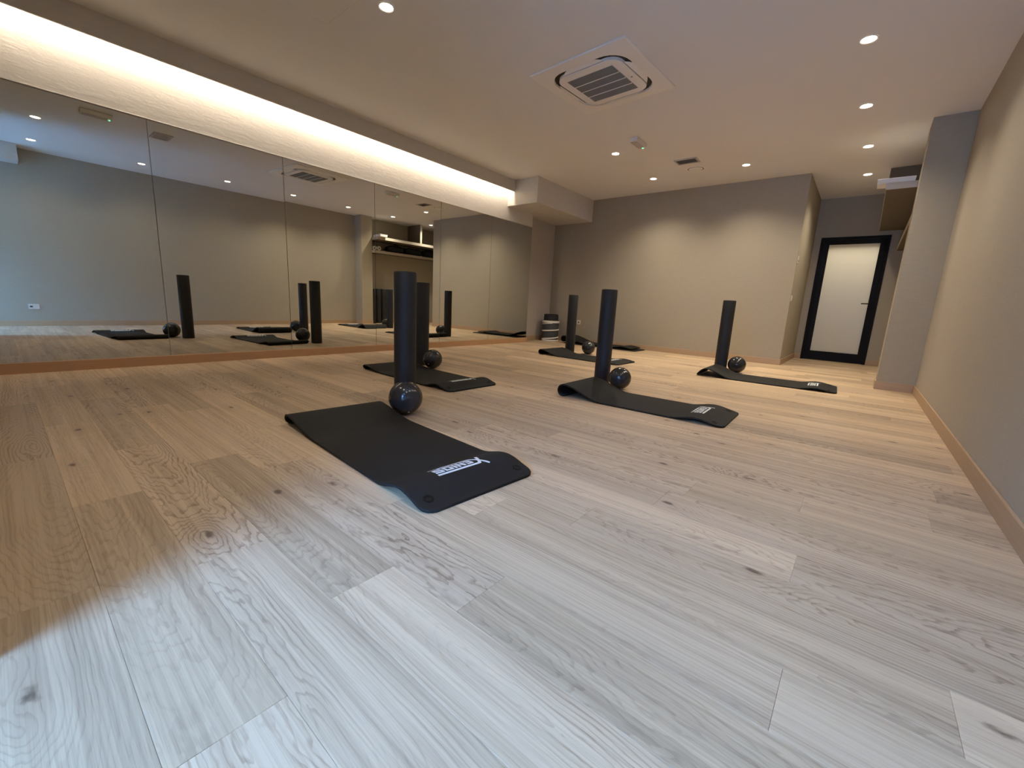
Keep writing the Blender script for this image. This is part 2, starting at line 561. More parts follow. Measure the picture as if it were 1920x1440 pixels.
# ceiling drops
bm = bmesh.new()
box(bm, XS - 0.016, XS, YS, YB, ZS, ZC, bev=0.0015)
struct(from_bm('trim_2', bm, 'plaster'), 'plaster cove board hanging from the ceiling before the mirror wall')
bm = bmesh.new()
box(bm, 0.0, XB, YB, YE, ZB, ZC)
box(bm, XW, XB, YE, YW, ZB, ZC)
bmesh.ops.remove_doubles(bm, verts=bm.verts[:], dist=1e-5)
struct(from_bm('trim_3', bm, 'plaster'), 'plaster ceiling soffit block in the far left corner')
sbox('trim_4', 'plaster', XR - 0.32, XR, YF, -1.175, 2.55, ZC, label='plaster duct box under the ceiling near the window')

# skirtings
def skirt(name, *dims):
    sbox(name, 'skirting', *dims, bev=0.002)
T = 0.012
skirt('baseboard_back', XW, XC + T, YW - T, YW, 0.0, BH)
skirt('baseboard_passage', XC, XC + T, YW, YD - T, 0.0, BH)
skirt('baseboard_door', XC, DX0, YD - T, YD, 0.0, BH)
skirt('baseboard_door.001', DX1, XR, YD - T, YD, 0.0, BH)
skirt('baseboard_right', XR - T, XR, YF, YK, 0.0, BH)
skirt('baseboard_right.001', XR - T, XR, YK2, YD - T, 0.0, BH)
skirt('baseboard_pillar', XK - T, XR - T, YK - T, YK, 0.0, BH)
skirt('baseboard_pillar.001', XK - T, XK, YK, YK2, 0.0, BH)
sbox('baseboard_left', 'ledge', -0.012, 0.024, YS, YE, 0.0, ZP, bev=0.0015, label='oak ledge running under the mirror panels')
skirt('baseboard_left.001', XW, XW + T, YE, YW - T, 0.0, BH)

# shop window behind the camera
win = struct(bpy.data.objects.new('window_1', None), 'dark framed shop window behind the camera')
COL.objects.link(win)
bm = bmesh.new()
fwid = 0.05
box(bm, WX0, WX0 + fwid, YF - 0.10, YF - 0.04, 0, WZ)
box(bm, WX1 - fwid, WX1, YF - 0.10, YF - 0.04, 0, WZ)
box(bm, WX0 + fwid, WX1 - fwid, YF - 0.10, YF - 0.04, WZ - fwid, WZ)
box(bm, WX0 + fwid, WX1 - fwid, YF - 0.10, YF - 0.04, 0, fwid)
from_bm('window_frame', bm, 'blackmetal', win)
bm = bmesh.new()
box(bm, WX0 + fwid, WX1 - fwid, YF - 0.075, YF - 0.067, fwid, WZ - fwid)
from_bm('glass_pane', bm, 'clear', win)
sbox('pavement', 'pavement', -6, 14, YF - 12, YF - 0.12, -0.25, -0.13, label='pavement outside the shop window')
sbox('added_facade', 'pavement', -14, 24, YF - 12.4, YF - 12, -0.25, 6.2, label='unseen facade across the street, behind the camera')  # added out of view; its height keeps low sky light off the interior

# ------------------------------------------------------------------ mirror panels
SEAMS = [-1.745, -0.625, 0.502, 1.617, 2.730, 3.850, YE]
TILT = [0.0036, 0.0032, 0.0016, 0.0008, 0.0, 0.0]
MLAB = ['wall mirror panel at the left end, reflecting the floor by the window',
        'second wall mirror panel from the left, reflecting the nearest foam roller',
        'third wall mirror panel from the left, reflecting two foam rollers side by side',
        'fourth wall mirror panel from the left, reflecting the shelf niche',
        'fifth wall mirror panel from the left, reflecting the single far foam roller',
        'last wall mirror panel, next to the soffit corner']
for i in range(6):
    y0, y1 = SEAMS[i] + 0.0017, SEAMS[i + 1] - 0.0017
    bm = bmesh.new()
    box(bm, -0.006, 0.0, y0, y1, 0.0, ZM - ZP - 0.002, bev=0.0008)
    o = from_bm('mirror_panel', bm, ['mirror', 'mirror_edge'])
    for p in o.data.polygons:
        p.material_index = 0 if p.normal.x > 0.99 else 1
    o.location = (0.0, 0, ZP + 0.0005)
    o.rotation_euler = (0, -TILT[i], 0)
    tag(o, MLAB[i], 'mirror', 'mirror panels on the left wall')

# ------------------------------------------------------------------ cove LED strip
t = empty('led_strip', 'glowing warm LED strip hidden in the ceiling cove above the mirrors', 'light', (0.0, 0, 0))
bm = bmesh.new()
box(bm, 0.100, XS - 0.016, YS + 0.05, YB - 0.02, 2.713, 2.722)
from_bm('profile', bm, 'white', t)
bm = bmesh.new()
q_ = [(0.104, 2.7125), (0.105, 2.7108), (0.1315, 2.7108), (0.1325, 2.7125)]      # a flat bar that shines down along the plaster
ra = [bm.verts.new((x, YS + 0.05, z)) for x, z in q_]
rb = [bm.verts.new((x, YB - 0.02, z)) for x, z in q_]
for k in range(4):
    bm.faces.new((ra[k], ra[(k + 1) % 4], rb[(k + 1) % 4], rb[k]))
bm.faces.new(ra); bm.faces.new(rb[::-1])
from_bm('diffuser', bm, 'led', t)

# ------------------------------------------------------------------ downlights
def make_downlight():
    t = empty('downlight', '', 'light')
    bm = bmesh.new()
    lathe(bm, [(0.056, -0.001), (0.057, -0.004), (0.053, -0.006), (0.047, -0.004), (0.044, -0.001)], 28, cap=False)
    auto_smooth(from_bm('trim_ring', bm, 'white', t))
    bm = bmesh.new()
    lathe(bm, [(0.0445, -0.0015), (0.026, -0.0032), (0, -0.0036)], 28, cap=False)
    from_bm('lens', bm, 'lens', t, smooth=True)
    return t
dl0 = make_downlight()
DL = [((2.079, 0.397), 'recessed ceiling downlight nearest the access panel'),
      ((4.779, 2.703), 'large bright downlight nearest the right wall, first in its row'),
      ((4.768, 3.962), 'second downlight from the front in the row along the right wall'),
      ((4.791, 5.220), 'third downlight in the right row, beside the pillar top'),
      ((4.792, 6.480), 'downlight in the passage ceiling before the glazed door'),
      ((2.143, 3.932), 'downlight beside the emergency light'),
      ((2.149, 5.255), 'downlight beside the soffit block near the back wall'),
      ((3.476, 5.245), 'downlight before the middle of the back wall'),
      ((4.829, 0.215), 'downlight seen only in the mirror, left of the first seam'),
      ((4.760, 1.470), 'downlight seen only in the mirror, middle of the second panel'),
      ((3.452, -1.054), 'upper of the two downlights stacked at the mirror\'s left end'),
      ((4.818, -1.039), 'lower of the two downlights stacked at the mirror\'s left end'),
      ((2.120, -1.057), 'downlight cut by the mirror\'s top edge at far left')]
ld = bpy.data.lights.new('downlight_beam', 'SPOT')
ld.energy = SPOT_W
ld.color = SPOTC
ld.spot_size = math.radians(132)
ld.spot_blend = 1.0
ld.shadow_soft_size = 0.03
ld2 = ld.copy()
ld3 = ld.copy()
ld3.energy = RIGHT_W
ld2.energy = FRONT_W
for i, ((x, y), lab) in enumerate(DL):
    o = dl0 if i == 0 else copy_tree(dl0)
    o.location = (x, y, ZC)
    o['label'] = lab
    o['group'] = 'recessed ceiling downlights'
    lo = bpy.data.objects.new('downlight_beam', ld2 if y < 2.0 else ld3 if x > 4.5 else ld)
    COL.objects.link(lo)
    lo.parent = o
    lo.location = (0, 0, -0.012)

# light of the room behind the frosted door
al = bpy.data.lights.new('backroom_lamp', 'AREA')
al.shape = 'RECTANGLE'; al.size = 0.9; al.size_y = 0.25
al.energy = BACKROOM_W; al.color = (1.0, 0.84, 0.58)
ao = bpy.data.objects.new('backroom_lamp', al)
COL.objects.link(ao)
ao.location = (4.75, YD + 0.30, ZC - 0.02)

# ------------------------------------------------------------------ door
door = struct(bpy.data.objects.new('door_1', None), 'black framed door with frosted glass at the end of the passage')
COL.objects.link(door)
bm = bmesh.new()
yl0, yl1 = YD - 0.012, YD + 0.05
fr_ = 0.045
box(bm, DX0, DX0 + fr_, yl0, yl1, 0.0, DZ)
box(bm, DX1 - fr_, DX1, yl0, yl1, 0.0, DZ)
box(bm, DX0 + fr_, DX1 - fr_, yl0, yl1, DZ - fr_, DZ)
sg_ = 0.016
box(bm, DX0 + fr_, DX0 + fr_ + sg_, YD + 0.0405, yl1, 0.0, DZ - fr_)
box(bm, DX1 - fr_ - sg_, DX1 - fr_, YD + 0.0405, yl1, 0.0, DZ - fr_)
box(bm, DX0 + fr_ + sg_, DX1 - fr_ - sg_, YD + 0.0405, yl1, DZ - fr_ - sg_, DZ - fr_)
from_bm('door_frame', bm, 'blackmetal', door)
gx0, gx1, gz0, gz1 = 4.405, 5.088, 0.166, 2.020
leaf = empty('door_leaf', '', 'x'); del leaf['label']; del leaf['category']; leaf.parent = door
bm = bmesh.new()
g = 0.001
lx0, lx1, lz0, lz1 = DX0 + fr_ + g, DX1 - fr_ - g, 0.008, DZ - fr_ - g
ly0, ly1 = YD - 0.004, YD + 0.040
box(bm, lx0, gx0, ly0, ly1, lz0, lz1, bev=0.002)
box(bm, gx1, lx1, ly0, ly1, lz0, lz1, bev=0.002)
box(bm, gx0, gx1, ly0, ly1, gz1, lz1)
box(bm, gx0, gx1, ly0, ly1, lz0, gz0)
from_bm('leaf_frame', bm, 'blackmetal', leaf)
bm = bmesh.new()
vs = [bm.verts.new(p) for p in ((gx0 - .004, YD + 0.016, gz0 - .004), (gx1 + .004, YD + 0.016, gz0 - .004), (gx1 + .004, YD + 0.016, gz1 + .004), (gx0 - .004, YD + 0.016, gz1 + .004))]
bm.faces.new(vs)
from_bm('glass_pane', bm, 'frosted', leaf)
bm = bmesh.new()
lathe(bm, [(0.0, 0), (0.024, 0), (0.024, 0.007), (0, 0.007)], 20, cap=False)
for v in bm.verts:
    v.co = Vector((v.co.x, -v.co.z, v.co.y)) + Vector((5.125, ly0, 1.03))
tube(bm, [(5.125, ly0 - .004, 1.03), (5.125, ly0 - .045, 1.03), (5.11, ly0 - .055, 1.03), (4.995, ly0 - .055, 1.03)], 0.009, 10)
from_bm('door_handle', bm, 'blackmetal', leaf)

# ------------------------------------------------------------------ ceiling cassette air conditioner
ac = empty('ceiling_air_conditioner', 'square white ceiling cassette air conditioner with grey intake grille', 'air conditioner', (2.887, 2.157, ZC), math.radians(-3.7))
def rrect(w, r, n=6):
    pts = []
    for cx, cy, a0 in ((1, 1, 0), (-1, 1, 90), (-1, -1, 180), (1, -1, 270)):
        for k in range(n + 1):
            a = math.radians(a0 + 90 * k / n)
            pts.append((cx * (w - r) + r * math.cos(a), cy * (w - r) + r * math.sin(a)))
    return pts
def loft(bm, loops, close_last=False, close_first=False):
    rs = [[bm.verts.new(p) for p in lp] for lp in loops]
    for a, b_ in zip(rs, rs[1:]):
        n = len(a)
        for i in range(n):
            bm.faces.new((a[i], a[(i + 1) % n], b_[(i + 1) % n], b_[i]))
    if close_last: bm.faces.new(rs[-1])
    if close_first: bm.faces.new(rs[0][::-1])
bm = bmesh.new()
H = 0.48
nseg = 6
outer = rrect(H, 0.012, nseg)
ring1 = rrect(0.374, 0.19, nseg)
loft(bm, [[(x, y, -0.001) for x, y in outer], [(x, y, -0.012) for x, y in outer], [(x * .992, y * .992, -0.016) for x, y in outer],
          [(x, y, -0.022) for x, y in ring1], [(x, y, 0.0) for x, y in rrect(0.370, 0.188, nseg)]])
auto_smooth(from_bm('panel', bm, 'acwhite', ac), 0.5)
bm = bmesh.new()
loft(bm, [[(x, y, -0.006) for x, y in rrect(0.373, 0.189, nseg)], [(x, y, -0.006) for x, y in rrect(0.25, 0.05, nseg)]])
from_bm('air_slot', bm, 'acdark', ac)
bm = bmesh.new()
rr_ = rrect(0.318, 0.115, nseg)
loft(bm, [[(x, y, -0.003) for x, y in rr_], [(x, y, -0.030) for x, y in rr_], [(x * .985, y * .985, -0.034) for x, y in rr_]], close_last=True)
auto_smooth(from_bm('centre_cover', bm, 'acwhite', ac), 0.5)
for k in range(4):                                       # four air flaps, tapered towards the open corners
    bm = bmesh.new()
    lo_, hi_ = [], []
    prof = [(-0.210, 0.331), (-0.170, 0.355), (-0.130, 0.371), (0.130, 0.371), (0.170, 0.355), (0.210, 0.331)]
    for x, y in prof:
        zb = -0.031 + (y - 0.331) / 0.040 * 0.012
        lo_.append(bm.verts.new((x, y, zb)))
        hi_.append(bm.verts.new((x, y, zb + 0.004)))
    bm.faces.new(lo_); bm.faces.new(hi_[::-1])
    for i in range(6):
        bm.faces.new((lo_[i], lo_[(i + 1) % 6], hi_[(i + 1) % 6], hi_[i]))
    f = from_bm('air_flap', bm, 'acwhite', ac)
    f.rotation_euler = (0, 0, k * PI / 2)
bm = bmesh.new()
GW = 0.232
box(bm, -GW, GW, -GW, GW, -0.0365, -0.030)
gr = from_bm('grille', bm, 'acgrille', ac)
bm = bmesh.new()
for i in range(36):
    y = -GW + (i + 0.5) * 2 * GW / 36
    box(bm, -GW + .004, GW - .004, y - .0022, y + .0022, -0.0395, -0.0362)
s = from_bm('slat', bm, 'acgrille', gr); s['kind'] = 'stuff'
for i in (-1, 0, 1):
    bm = bmesh.new()
    y = i * GW / 2
    box(bm, -GW, GW, y - .005, y + .005, -0.042, -0.036)
    from_bm('grille_bar', bm, 'acwhite', gr)
bm = bmesh.new()
lathe(bm, [(0.009, -0.033), (0.009, -0.0365), (0, -0.037)], 12, center=(0.275, 0.03, 0), cap=False)
from_bm('sensor', bm, 'acgrille', ac)

# ------------------------------------------------------------------ emergency lights, vents, access panel
def make_emergency():
    t = empty('emergency_light', '', 'emergency light')
    bm = bmesh.new()
    box(bm, -0.05, 0.05, -0.145, 0.145, -0.050, 0.0, bev=0.006, seg=2)
    from_bm('housing', bm, 'white', t)
    bm = bmesh.new()
    box(bm, -0.042, 0.042, -0.130, 0.095, -0.056, -0.0495, bev=0.003)
    from_bm('diffuser', bm, 'grey', t)
    bm = bmesh.new()
    lathe(bm, [(0.011, -0.049), (0.009, -0.055), (0, -0.058)], 12, center=(0.012, 0.118, 0), cap=False)
    from_bm('indicator', bm, 'green', t, smooth=True)
    return t
e0 = make_emergency()
e0.location = (2.580, 3.670, ZC)
e0['label'] = 'small white emergency light box with green indicator, between cassette and vent'
e0['group'] = 'emergency lights'
e1 = copy_tree(e0)
e1.location = (2.52, -0.60, ZC)
e1['label'] = 'emergency light box with green indicator seen in the mirror\'s left panel'

def make_vent():
    t = empty('ceiling_vent', '', 'vent')
    bm = bmesh.new()
    for a in ((-.15, .15, -.105, -.082), (-.15, .15, .082, .105), (-.15, -.127, -.082, .082), (.127, .15, -.082, .082)):
        box(bm, *a, -0.012, 0.0)
    from_bm('vent_frame', bm, 'grey', t)
    bm = bmesh.new()
    box(bm, -.127, .127, -.082, .082, -0.004, -0.001)
    from_bm('backing', bm, 'ventback', t)
    for i in range(7):
        bm = bmesh.new()
        y = -.07 + i * .0233
        vs = [bm.verts.new(p) for p in ((-.127, y - .011, -.0115), (.127, y - .011, -.0115), (.127, y + .010, -.0045), (-.127, y + .010, -.0045))]
        bm.faces.new(vs)
        v2 = [bm.verts.new(v.co + Vector((0, .0012, .0015))) for v in vs]
        bm.faces.new(v2[::-1])
        for k in range(4):
            bm.faces.new((vs[k], vs[(k + 1) % 4], v2[(k + 1) % 4], v2[k]))
        from_bm('slat', bm, 'grey', t)
    return t
v0 = make_vent()
v0.location = (2.850, 4.680, ZC)
v0['label'] = 'rectangular grey ceiling vent beside the round diffuser'
v1 = copy_tree(v0)
v1.location = (2.83, 0.09, ZC)
v1['label'] = 'rectangular ceiling vent seen in the mirror at the first seam'
for v in (v0, v1):
    v['group'] = 'rectangular ceiling vents'
t = empty('round_diffuser', 'round white ceiling air diffuser beside the rectangular vent', 'vent', (2.845, 5.09, ZC))
bm = bmesh.new()
lathe(bm, [(0.150, -0.0005), (0.150, -0.002), (0.138, -0.007), (0.112, -0.004), (0.108, 0.0)], 40, cap=False)
auto_smooth(from_bm('rim', bm, 'acwhite', t))
bm = bmesh.new()
lathe(bm, [(0.108, -0.002), (0.092, -0.003)], 40, cap=False)
from_bm('gap', bm, 'acdark', t)
bm = bmesh.new()
lathe(bm, [(0.098, -0.003), (0.094, -0.008), (0.045, -0.012), (0, -0.013)], 40, cap=False)
from_bm('centre_disc', bm, 'acwhite', t, smooth=True)
t = empty('access_panel', 'flush square ceiling access panel at the upper left', 'panel', (1.795, -0.035, ZC))
bm = bmesh.new()
box(bm, -.272, .272, -.272, .272, -0.003, 0.0, bev=0.001)
from_bm('panel_leaf', bm, 'ceiling', t)
bm = bmesh.new()
for a in ((-.280, .280, -.280, -.2745), (-.280, .280, .2745, .280), (-.280, -.2745, -.2745, .2745), (.2745, .280, -.2745, .2745)):
    box(bm, *a, -0.002, 0.0)
from_bm('panel_frame', bm, 'ceiling', t)

# ------------------------------------------------------------------ switches and sockets
def plate(name, label, cat, w, h, loc, rot, slots):
    t = empty(name, label, cat, loc)
    t.rotation_euler = rot
    bm = bmesh.new()
    box(bm, -w / 2, w / 2, -0.009, -0.0005, -h / 2, h / 2, bev=0.003, seg=2)
    from_bm('cover_plate', bm, 'white', t)
    for nm, mt, a in slots:
        bm = bmesh.new()
        box(bm, *a, bev=0.0008)
        from_bm(nm, bm, mt, t)
    return t
# local -Y faces into the room
plate('wall_switch', 'white light switch on the passage wall corner', 'switch', 0.085, 0.085, (XC, 5.96 + 0.18, 1.03), (0, 0, PI / 2),
      [('rocker', 'white', (-.022, .022, -0.0125, -0.008, -.024, .024))])
plate('thermostat', 'small grey thermostat on the passage wall, above the switch', 'thermostat', 0.075, 0.11, (XC, 6.14, 1.60), (0, 0, PI / 2),
      [('display', 'socket', (-.022, .022, -0.0115, -0.008, -.035, -.005))])
plate('wall_socket', 'white wall socket low on the back wall behind a foam roller', 'socket', 0.085, 0.085, (0.52, YW, 0.415), (0, 0, 0),
      [('socket_face', 'socket', (-.015, .015, -0.0105, -0.008, -.015, .015))])
plate('wall_socket', 'wide white wall socket low on the right wall, seen in the mirror', 'socket', 0.125, 0.085, (XR, -1.25, 0.322), (0, 0, -PI / 2),
      [('socket_face', 'socket', (.012, .045, -0.0105, -0.008, -.012, .012))])

# ------------------------------------------------------------------ foam rollers and balls
def make_roller():
    bm = bmesh.new()
    R, Hh = 0.075, 0.918
    lathe(bm, [(0, 0), (R - .008, 0), (R - .0025, .003), (R, .009), (R, Hh * .25), (R, Hh * .5), (R, Hh * .75), (R, Hh - .009), (R - .0025, Hh - .003), (R - .008, Hh), (0, Hh)], 48, cap=False)
    return auto_smooth(from_bm('foam_roller', bm, 'roller'), 1.0)
r0 = make_roller()
ROLL = [((2.660, 0.139), 'tall dark foam roller standing nearest, behind the first ball'),
        ((1.260, 1.400), 'foam roller standing half hidden behind the nearest roller'),
        ((1.478, 4.224), 'foam roller standing farthest back, before the corner basket'),
        ((3.185, 2.088), 'foam roller standing on the right half, by the curled mat with hollow fold'),
        ((3.718, 4.380), 'foam roller standing rightmost, before the bare back wall')]
for i, ((x, y), lab) in enumerate(ROLL):
    o = r0 if i == 0 else r0.copy()
    if i:
        COL.objects.link(o)
    o.location = (x, y, 0)
    o.rotation_euler = (0, 0, i * 0.7)
    tag(o, lab, 'foam roller', 'foam rollers standing by the mats')

def make_ball():
    t = empty('exercise_ball', '', 'ball')
    bm = bmesh.new()
    bmesh.ops.create_uvsphere(bm, u_segments=48, v_segments=32, radius=0.105)
    from_bm('shell', bm, 'ball', t, smooth=True)
    bm = bmesh.new()
    lathe(bm, [(0.006, -0.001), (0.006, 0.0015), (0, 0.002)], 12, center=(0, 0, 0.105), cap=False)
    from_bm('plug', bm, 'plug', t)
    return t
b0 = make_ball()
BALLS = [((2.870, -0.010), 1.03, 'dark exercise ball in front of the nearest foam roller'),
         ((1.540, 1.322), 0.98, 'dark exercise ball beside the half hidden foam roller'),
         ((1.775, 4.300), 0.99, 'dark exercise ball at the farthest foam roller, near the corner'),
         ((3.402, 2.030), 0.98, 'dark exercise ball beside the foam roller of the hollow-fold mat'),
         ((3.905, 4.400), 1.02, 'dark exercise ball at the rightmost foam roller')]
PLUG = [(2.4, 1.2), (2.0, 0.4), (1.9, 2.0), (2.6, 0.9), (1.75, -2.0)]
for i, ((x, y), s, lab) in enumerate(BALLS):
    o = b0 if i == 0 else copy_tree(b0)
    o.location = (x, y, 0.105 * s + 0.0005)
    o.scale = (s, s, s)
    o.rotation_euler = (PLUG[i][0], 0, PLUG[i][1])
    tag(o, lab, 'ball', 'small exercise balls')

# ------------------------------------------------------------------ mats
TH = 0.012
def smoothstep(t):
    t = max(0, min(1, t))
    return t * t * (3 - 2 * t)

def mat_path(Lm, H, D, hook, wave, wpos=0.36, wlen=0.36):
    """centre line (x, z) of the foam sheet from the curled tip to the flat end"""
    pts = []
    zf = TH / 2 + 0.0006
    rc = (H - TH) / 2
    if hook > 0:                                        # end rolls under itself
        zc = zf + rc
        for i in range(int(6 * hook) + 1):              # flat return on the floor
            pass
        n = 14
        a0 = -90 - 40 * hook
        for i in range(n + 1):
            a = math.radians(a0 + (-(180 + 40 * (hook - 1) + 40) + 0) * 0)
            ang = math.radians(-90 + 30 * hook) - (i / n) * (PI + math.radians(30 * hook))
            pts.append((rc + rc * math.cos(ang) * 1.0, zc + rc * math.sin(ang)))
        top = pts[-1]
        x0 = rc
    else:                                               # end rests on the floor, sheet arches up
        n = 10
        x0 = 0.10
        for i in range(n + 1):
            t_ = i / n
            pts.append((x0 * t_, zf + (H - TH) * math.sin(t_ * PI / 2)))
    zt = pts[-1][1]
    n = 22
    for i in range(1, n + 1):
        t_ = i / n
        pts.append((x0 + (D - x0) * t_, zf + (zt - zf) * (1 - smoothstep(t_))))
    n = 34
    for i in range(1, n + 1):
        x = D + (Lm - D) * i / n
        u = (x - (Lm - wpos)) / wlen
        z = zf + (wave * math.sin(PI * u) ** 2 if 0 < u < 1 else 0.0)
        pts.append((x, z))
    return pts

class Sheet:
    def __init__(self, pts):
        self.p = [Vector((x, 0, z)) for x, z in pts]
        self.s = [0.0]
        for a, b_ in zip(self.p, self.p[1:]):
            self.s.append(self.s[-1] + (b_ - a).length)
        self.len = self.s[-1]
    def at(self, s):
        s = max(0, min(self.len, s))
        i = 0
        while i < len(self.s) - 2 and self.s[i + 1] < s:
            i += 1
        f = (s - self.s[i]) / max(1e-9, self.s[i + 1] - self.s[i])
        p = self.p[i].lerp(self.p[i + 1], f)
        def tan(k):
            a = self.p[max(0, k - 1)]; b_ = self.p[min(len(self.p) - 1, k + 1)]
            return (b_ - a).normalized()
        t_ = tan(i).lerp(tan(i + 1), f).normalized()
        n = Vector((-t_.z, 0, t_.x))
        return p, n
    def surf(self, s, t_, h):
        p, n = self.at(s)
        q = p + n * h
        return Vector((q.x, t_, q.z))

# lettering on the mats, drawn as strokes in a 1.0 x 0.27 field (u to the right, v up)
def logo_polys():
    q = []
    def rect(a, b_, c, d):
        q.append([(a, b_), (c, b_), (c, d), (a, d)])
    def bar(p0, p1, wd):
        dx, dy = p1[0] - p0[0], p1[1] - p0[1]
        l = math.hypot(dx, dy); nx, ny = -dy / l * wd / 2, dx / l * wd / 2
        q.append([(p0[0] + nx, p0[1] + ny), (p0[0] - nx, p0[1] - ny), (p1[0] - nx, p1[1] - ny), (p1[0] + nx, p1[1] + ny)])
    wd = 0.036
    bar((0.0, 0.0), (0.175, 0.237), 0.046)
    bar((0.035, 0.30), (0.195, 0.018), 0.046)
    for k in range(6):
        rect(0.165 + k * 0.1395, 0.219, 0.165 + (k + 1) * 0.1395, 0.219 + wd)
    for k in range(5):
        rect(0.185 + k * 0.129, 0.0, 0.185 + (k + 1) * 0.129, wd)
    b_, t_, th = 0.060, 0.195, 0.034
    def sk(x, y):
        return x + (y - b_) * 0.12
    def r(x0, y0, x1, y1):
        q.append([(sk(x0, y0), y0), (sk(x1, y0), y0), (sk(x1, y1), y1), (sk(x0, y1), y1)])
    mid = (b_ + t_) / 2
    # E
    x = 0.235
    r(x, b_, x + .045, t_); r(x + .045, b_, x + .125, b_ + th); r(x + .045, t_ - th, x + .125, t_); r(x + .045, mid - th / 2.4, x + .11, mid + th / 2.4)
    # N
    x = 0.385
    r(x, b_, x + .042, t_); r(x + .105, b_, x + .147, t_)
    q.append([(sk(x + .042, t_), t_), (sk(x + .042, t_ - .06), t_ - .06), (sk(x + .105, b_), b_), (sk(x + .105, b_ + .06), b_ + .06)])
    # I
    x = 0.555
    r(x, b_, x + .050, t_)
    # O
    x = 0.630
    r(x, b_, x + .044, t_); r(x + .110, b_, x + .154, t_); r(x + .044, b_, x + .110, b_ + th); r(x + .044, t_ - th, x + .110, t_)
    # S
    x = 0.810
    r(x, b_, x + .160, b_ + th); r(x, mid - th / 2, x + .160, mid + th / 2); r(x, t_ - th, x + .160, t_)
    r(x, mid + th / 2, x + .046, t_ - th); r(x + .114, b_ + th, x + .160, mid - th / 2)
    # small U S A
    b0_, t0_, w0 = 0.0, 0.036, 0.010
    for x, ch in ((0.850, 'U'), (0.902, 'S'), (0.954, 'A')):
        if ch == 'U':
            rect(x, b0_, x + w0, t0_); rect(x + .026, b0_, x + .026 + w0, t0_); rect(x + w0, b0_, x + .026, b0_ + w0)
        elif ch == 'S':
            h = (t0_ - 3 * w0) / 2
            rect(x, b0_, x + .036, b0_ + w0 * .8); rect(x, .014, x + .036, .014 + w0 * .8); rect(x, t0_ - w0 * .8, x + .036, t0_)
            rect(x, .020, x + w0, t0_ - w0 * .8); rect(x + .026, w0 * .8, x + .036, .016)
        else:
            rect(x, b0_, x + w0, t0_); rect(x + .026, b0_, x + .036, t0_); rect(x + w0, t0_ - w0, x + .026, t0_); rect(x + w0, .010, x + .026, .018)
    return q

def make_mat(label, loc, yaw, Lm, H, D, hook, wave, W=0.58, wpos=0.36, wlen=0.36, logo=True, z=0.0, eyelets=True, group='exercise mats on the floor'):
    t = empty('exercise_mat', label, 'mat', (loc[0], loc[1], z), yaw, group)
    sh = Sheet(mat_path(Lm, H, D, hook, wave, wpos, wlen))
    rc = 0.055
    ss = []
    n = 84
    for i in range(n + 1):
        ss.append(sh.len * i / n)
    for k in range(1, 8):
        d = rc * (k / 8) ** 2
        ss += [d, sh.len - d]
    ss = sorted(set(ss))
    def half(s):
        d = min(s, sh.len - s)
        if d >= rc:
            return W / 2
        return W / 2 - rc + math.sqrt(max(0, rc * rc - (rc - d) ** 2))
    bm = bmesh.new()
    ch = 0.0028
    rows = []
    nt_ = 6
    h = TH / 2
    for s in ss:
        hw = half(s)
        row = []
        e = 0.0
        if s == ss[0]: e = ch
        if s == ss[-1]: e = -ch
        for j in range(nt_ + 1):                           # top
            tt = (-1 + 2 * j / nt_) * (hw - ch)
            row.append(bm.verts.new(sh.surf(s + e * 0, tt, h)))
        row.append(bm.verts.new(sh.surf(s, hw, h - ch)))
        row.append(bm.verts.new(sh.surf(s, hw, -h + ch)))
        for j in range(nt_ + 1):                           # underside
            tt = (1 - 2 * j / nt_) * (hw - ch)
            row.append(bm.verts.new(sh.surf(s, tt, -h)))
        row.append(bm.verts.new(sh.surf(s, -hw, -h + ch)))
        row.append(bm.verts.new(sh.surf(s, -hw, h - ch)))
        rows.append(row)
    for a, b_ in zip(rows, rows[1:]):
        m_ = len(a)
        for j in range(m_):
            bm.faces.new((a[j], b_[j], b_[(j + 1) % m_], a[(j + 1) % m_]))
    bm.faces.new(rows[0]); bm.faces.new(rows[-1][::-1])
    auto_smooth(from_bm('pad', bm, 'mat', t), 0.7)
    if eyelets:
        for sg in (-1, 1):
            sc, tc = sh.len - 0.072, sg * (W / 2 - 0.055)
            p, nn = sh.at(sc)
            xa = Vector((nn.z, 0, -nn.x))
            bm = bmesh.new()
            prof = [(0.021, 0.0), (0.021, 0.0022), (0.018, 0.0034), (0.012, 0.0030), (0.0095, 0.0012), (0.0095, -0.004), (0, -0.004)]
            lathe(bm, prof, 24, cap=False)
            for v in bm.verts:
                c = v.co.copy()
                v.co = p + nn * (h + 0.0003 + c.z) + xa * c.x + Vector((0, tc + c.y, 0))
            auto_smooth(from_bm('eyelet', bm, 'eyelet', t), 0.6)
    if logo:
        bm = bmesh.new()
        LW, s0, t0 = 0.272, sh.len - 0.262, 0.020
        for poly in logo_polys():
            # u runs to -Y, v runs towards the flat end; each stroke cut into short quads so that it follows the foam
            a, b_, c, d = [Vector((*p, 0)) for p in poly]
            nn_ = 6
            grid = []
            for i in range(nn_ + 1):
                e0_ = a.lerp(d, i / nn_); e1_ = b_.lerp(c, i / nn_)
                grid.append([bm.verts.new(sh.surf(s0 + p.y * LW * 1.32, t0 + LW / 2 - p.x * LW, h + 0.0011)) for p in (e0_, e1_)])
            for i in range(nn_):
                bm.faces.new((grid[i][0], grid[i][1], grid[i + 1][1], grid[i + 1][0]))
        lo = from_bm('lettering', bm, 'print', t)
        lo['label'] = 'white printed lettering XENIOS USA'
    return t

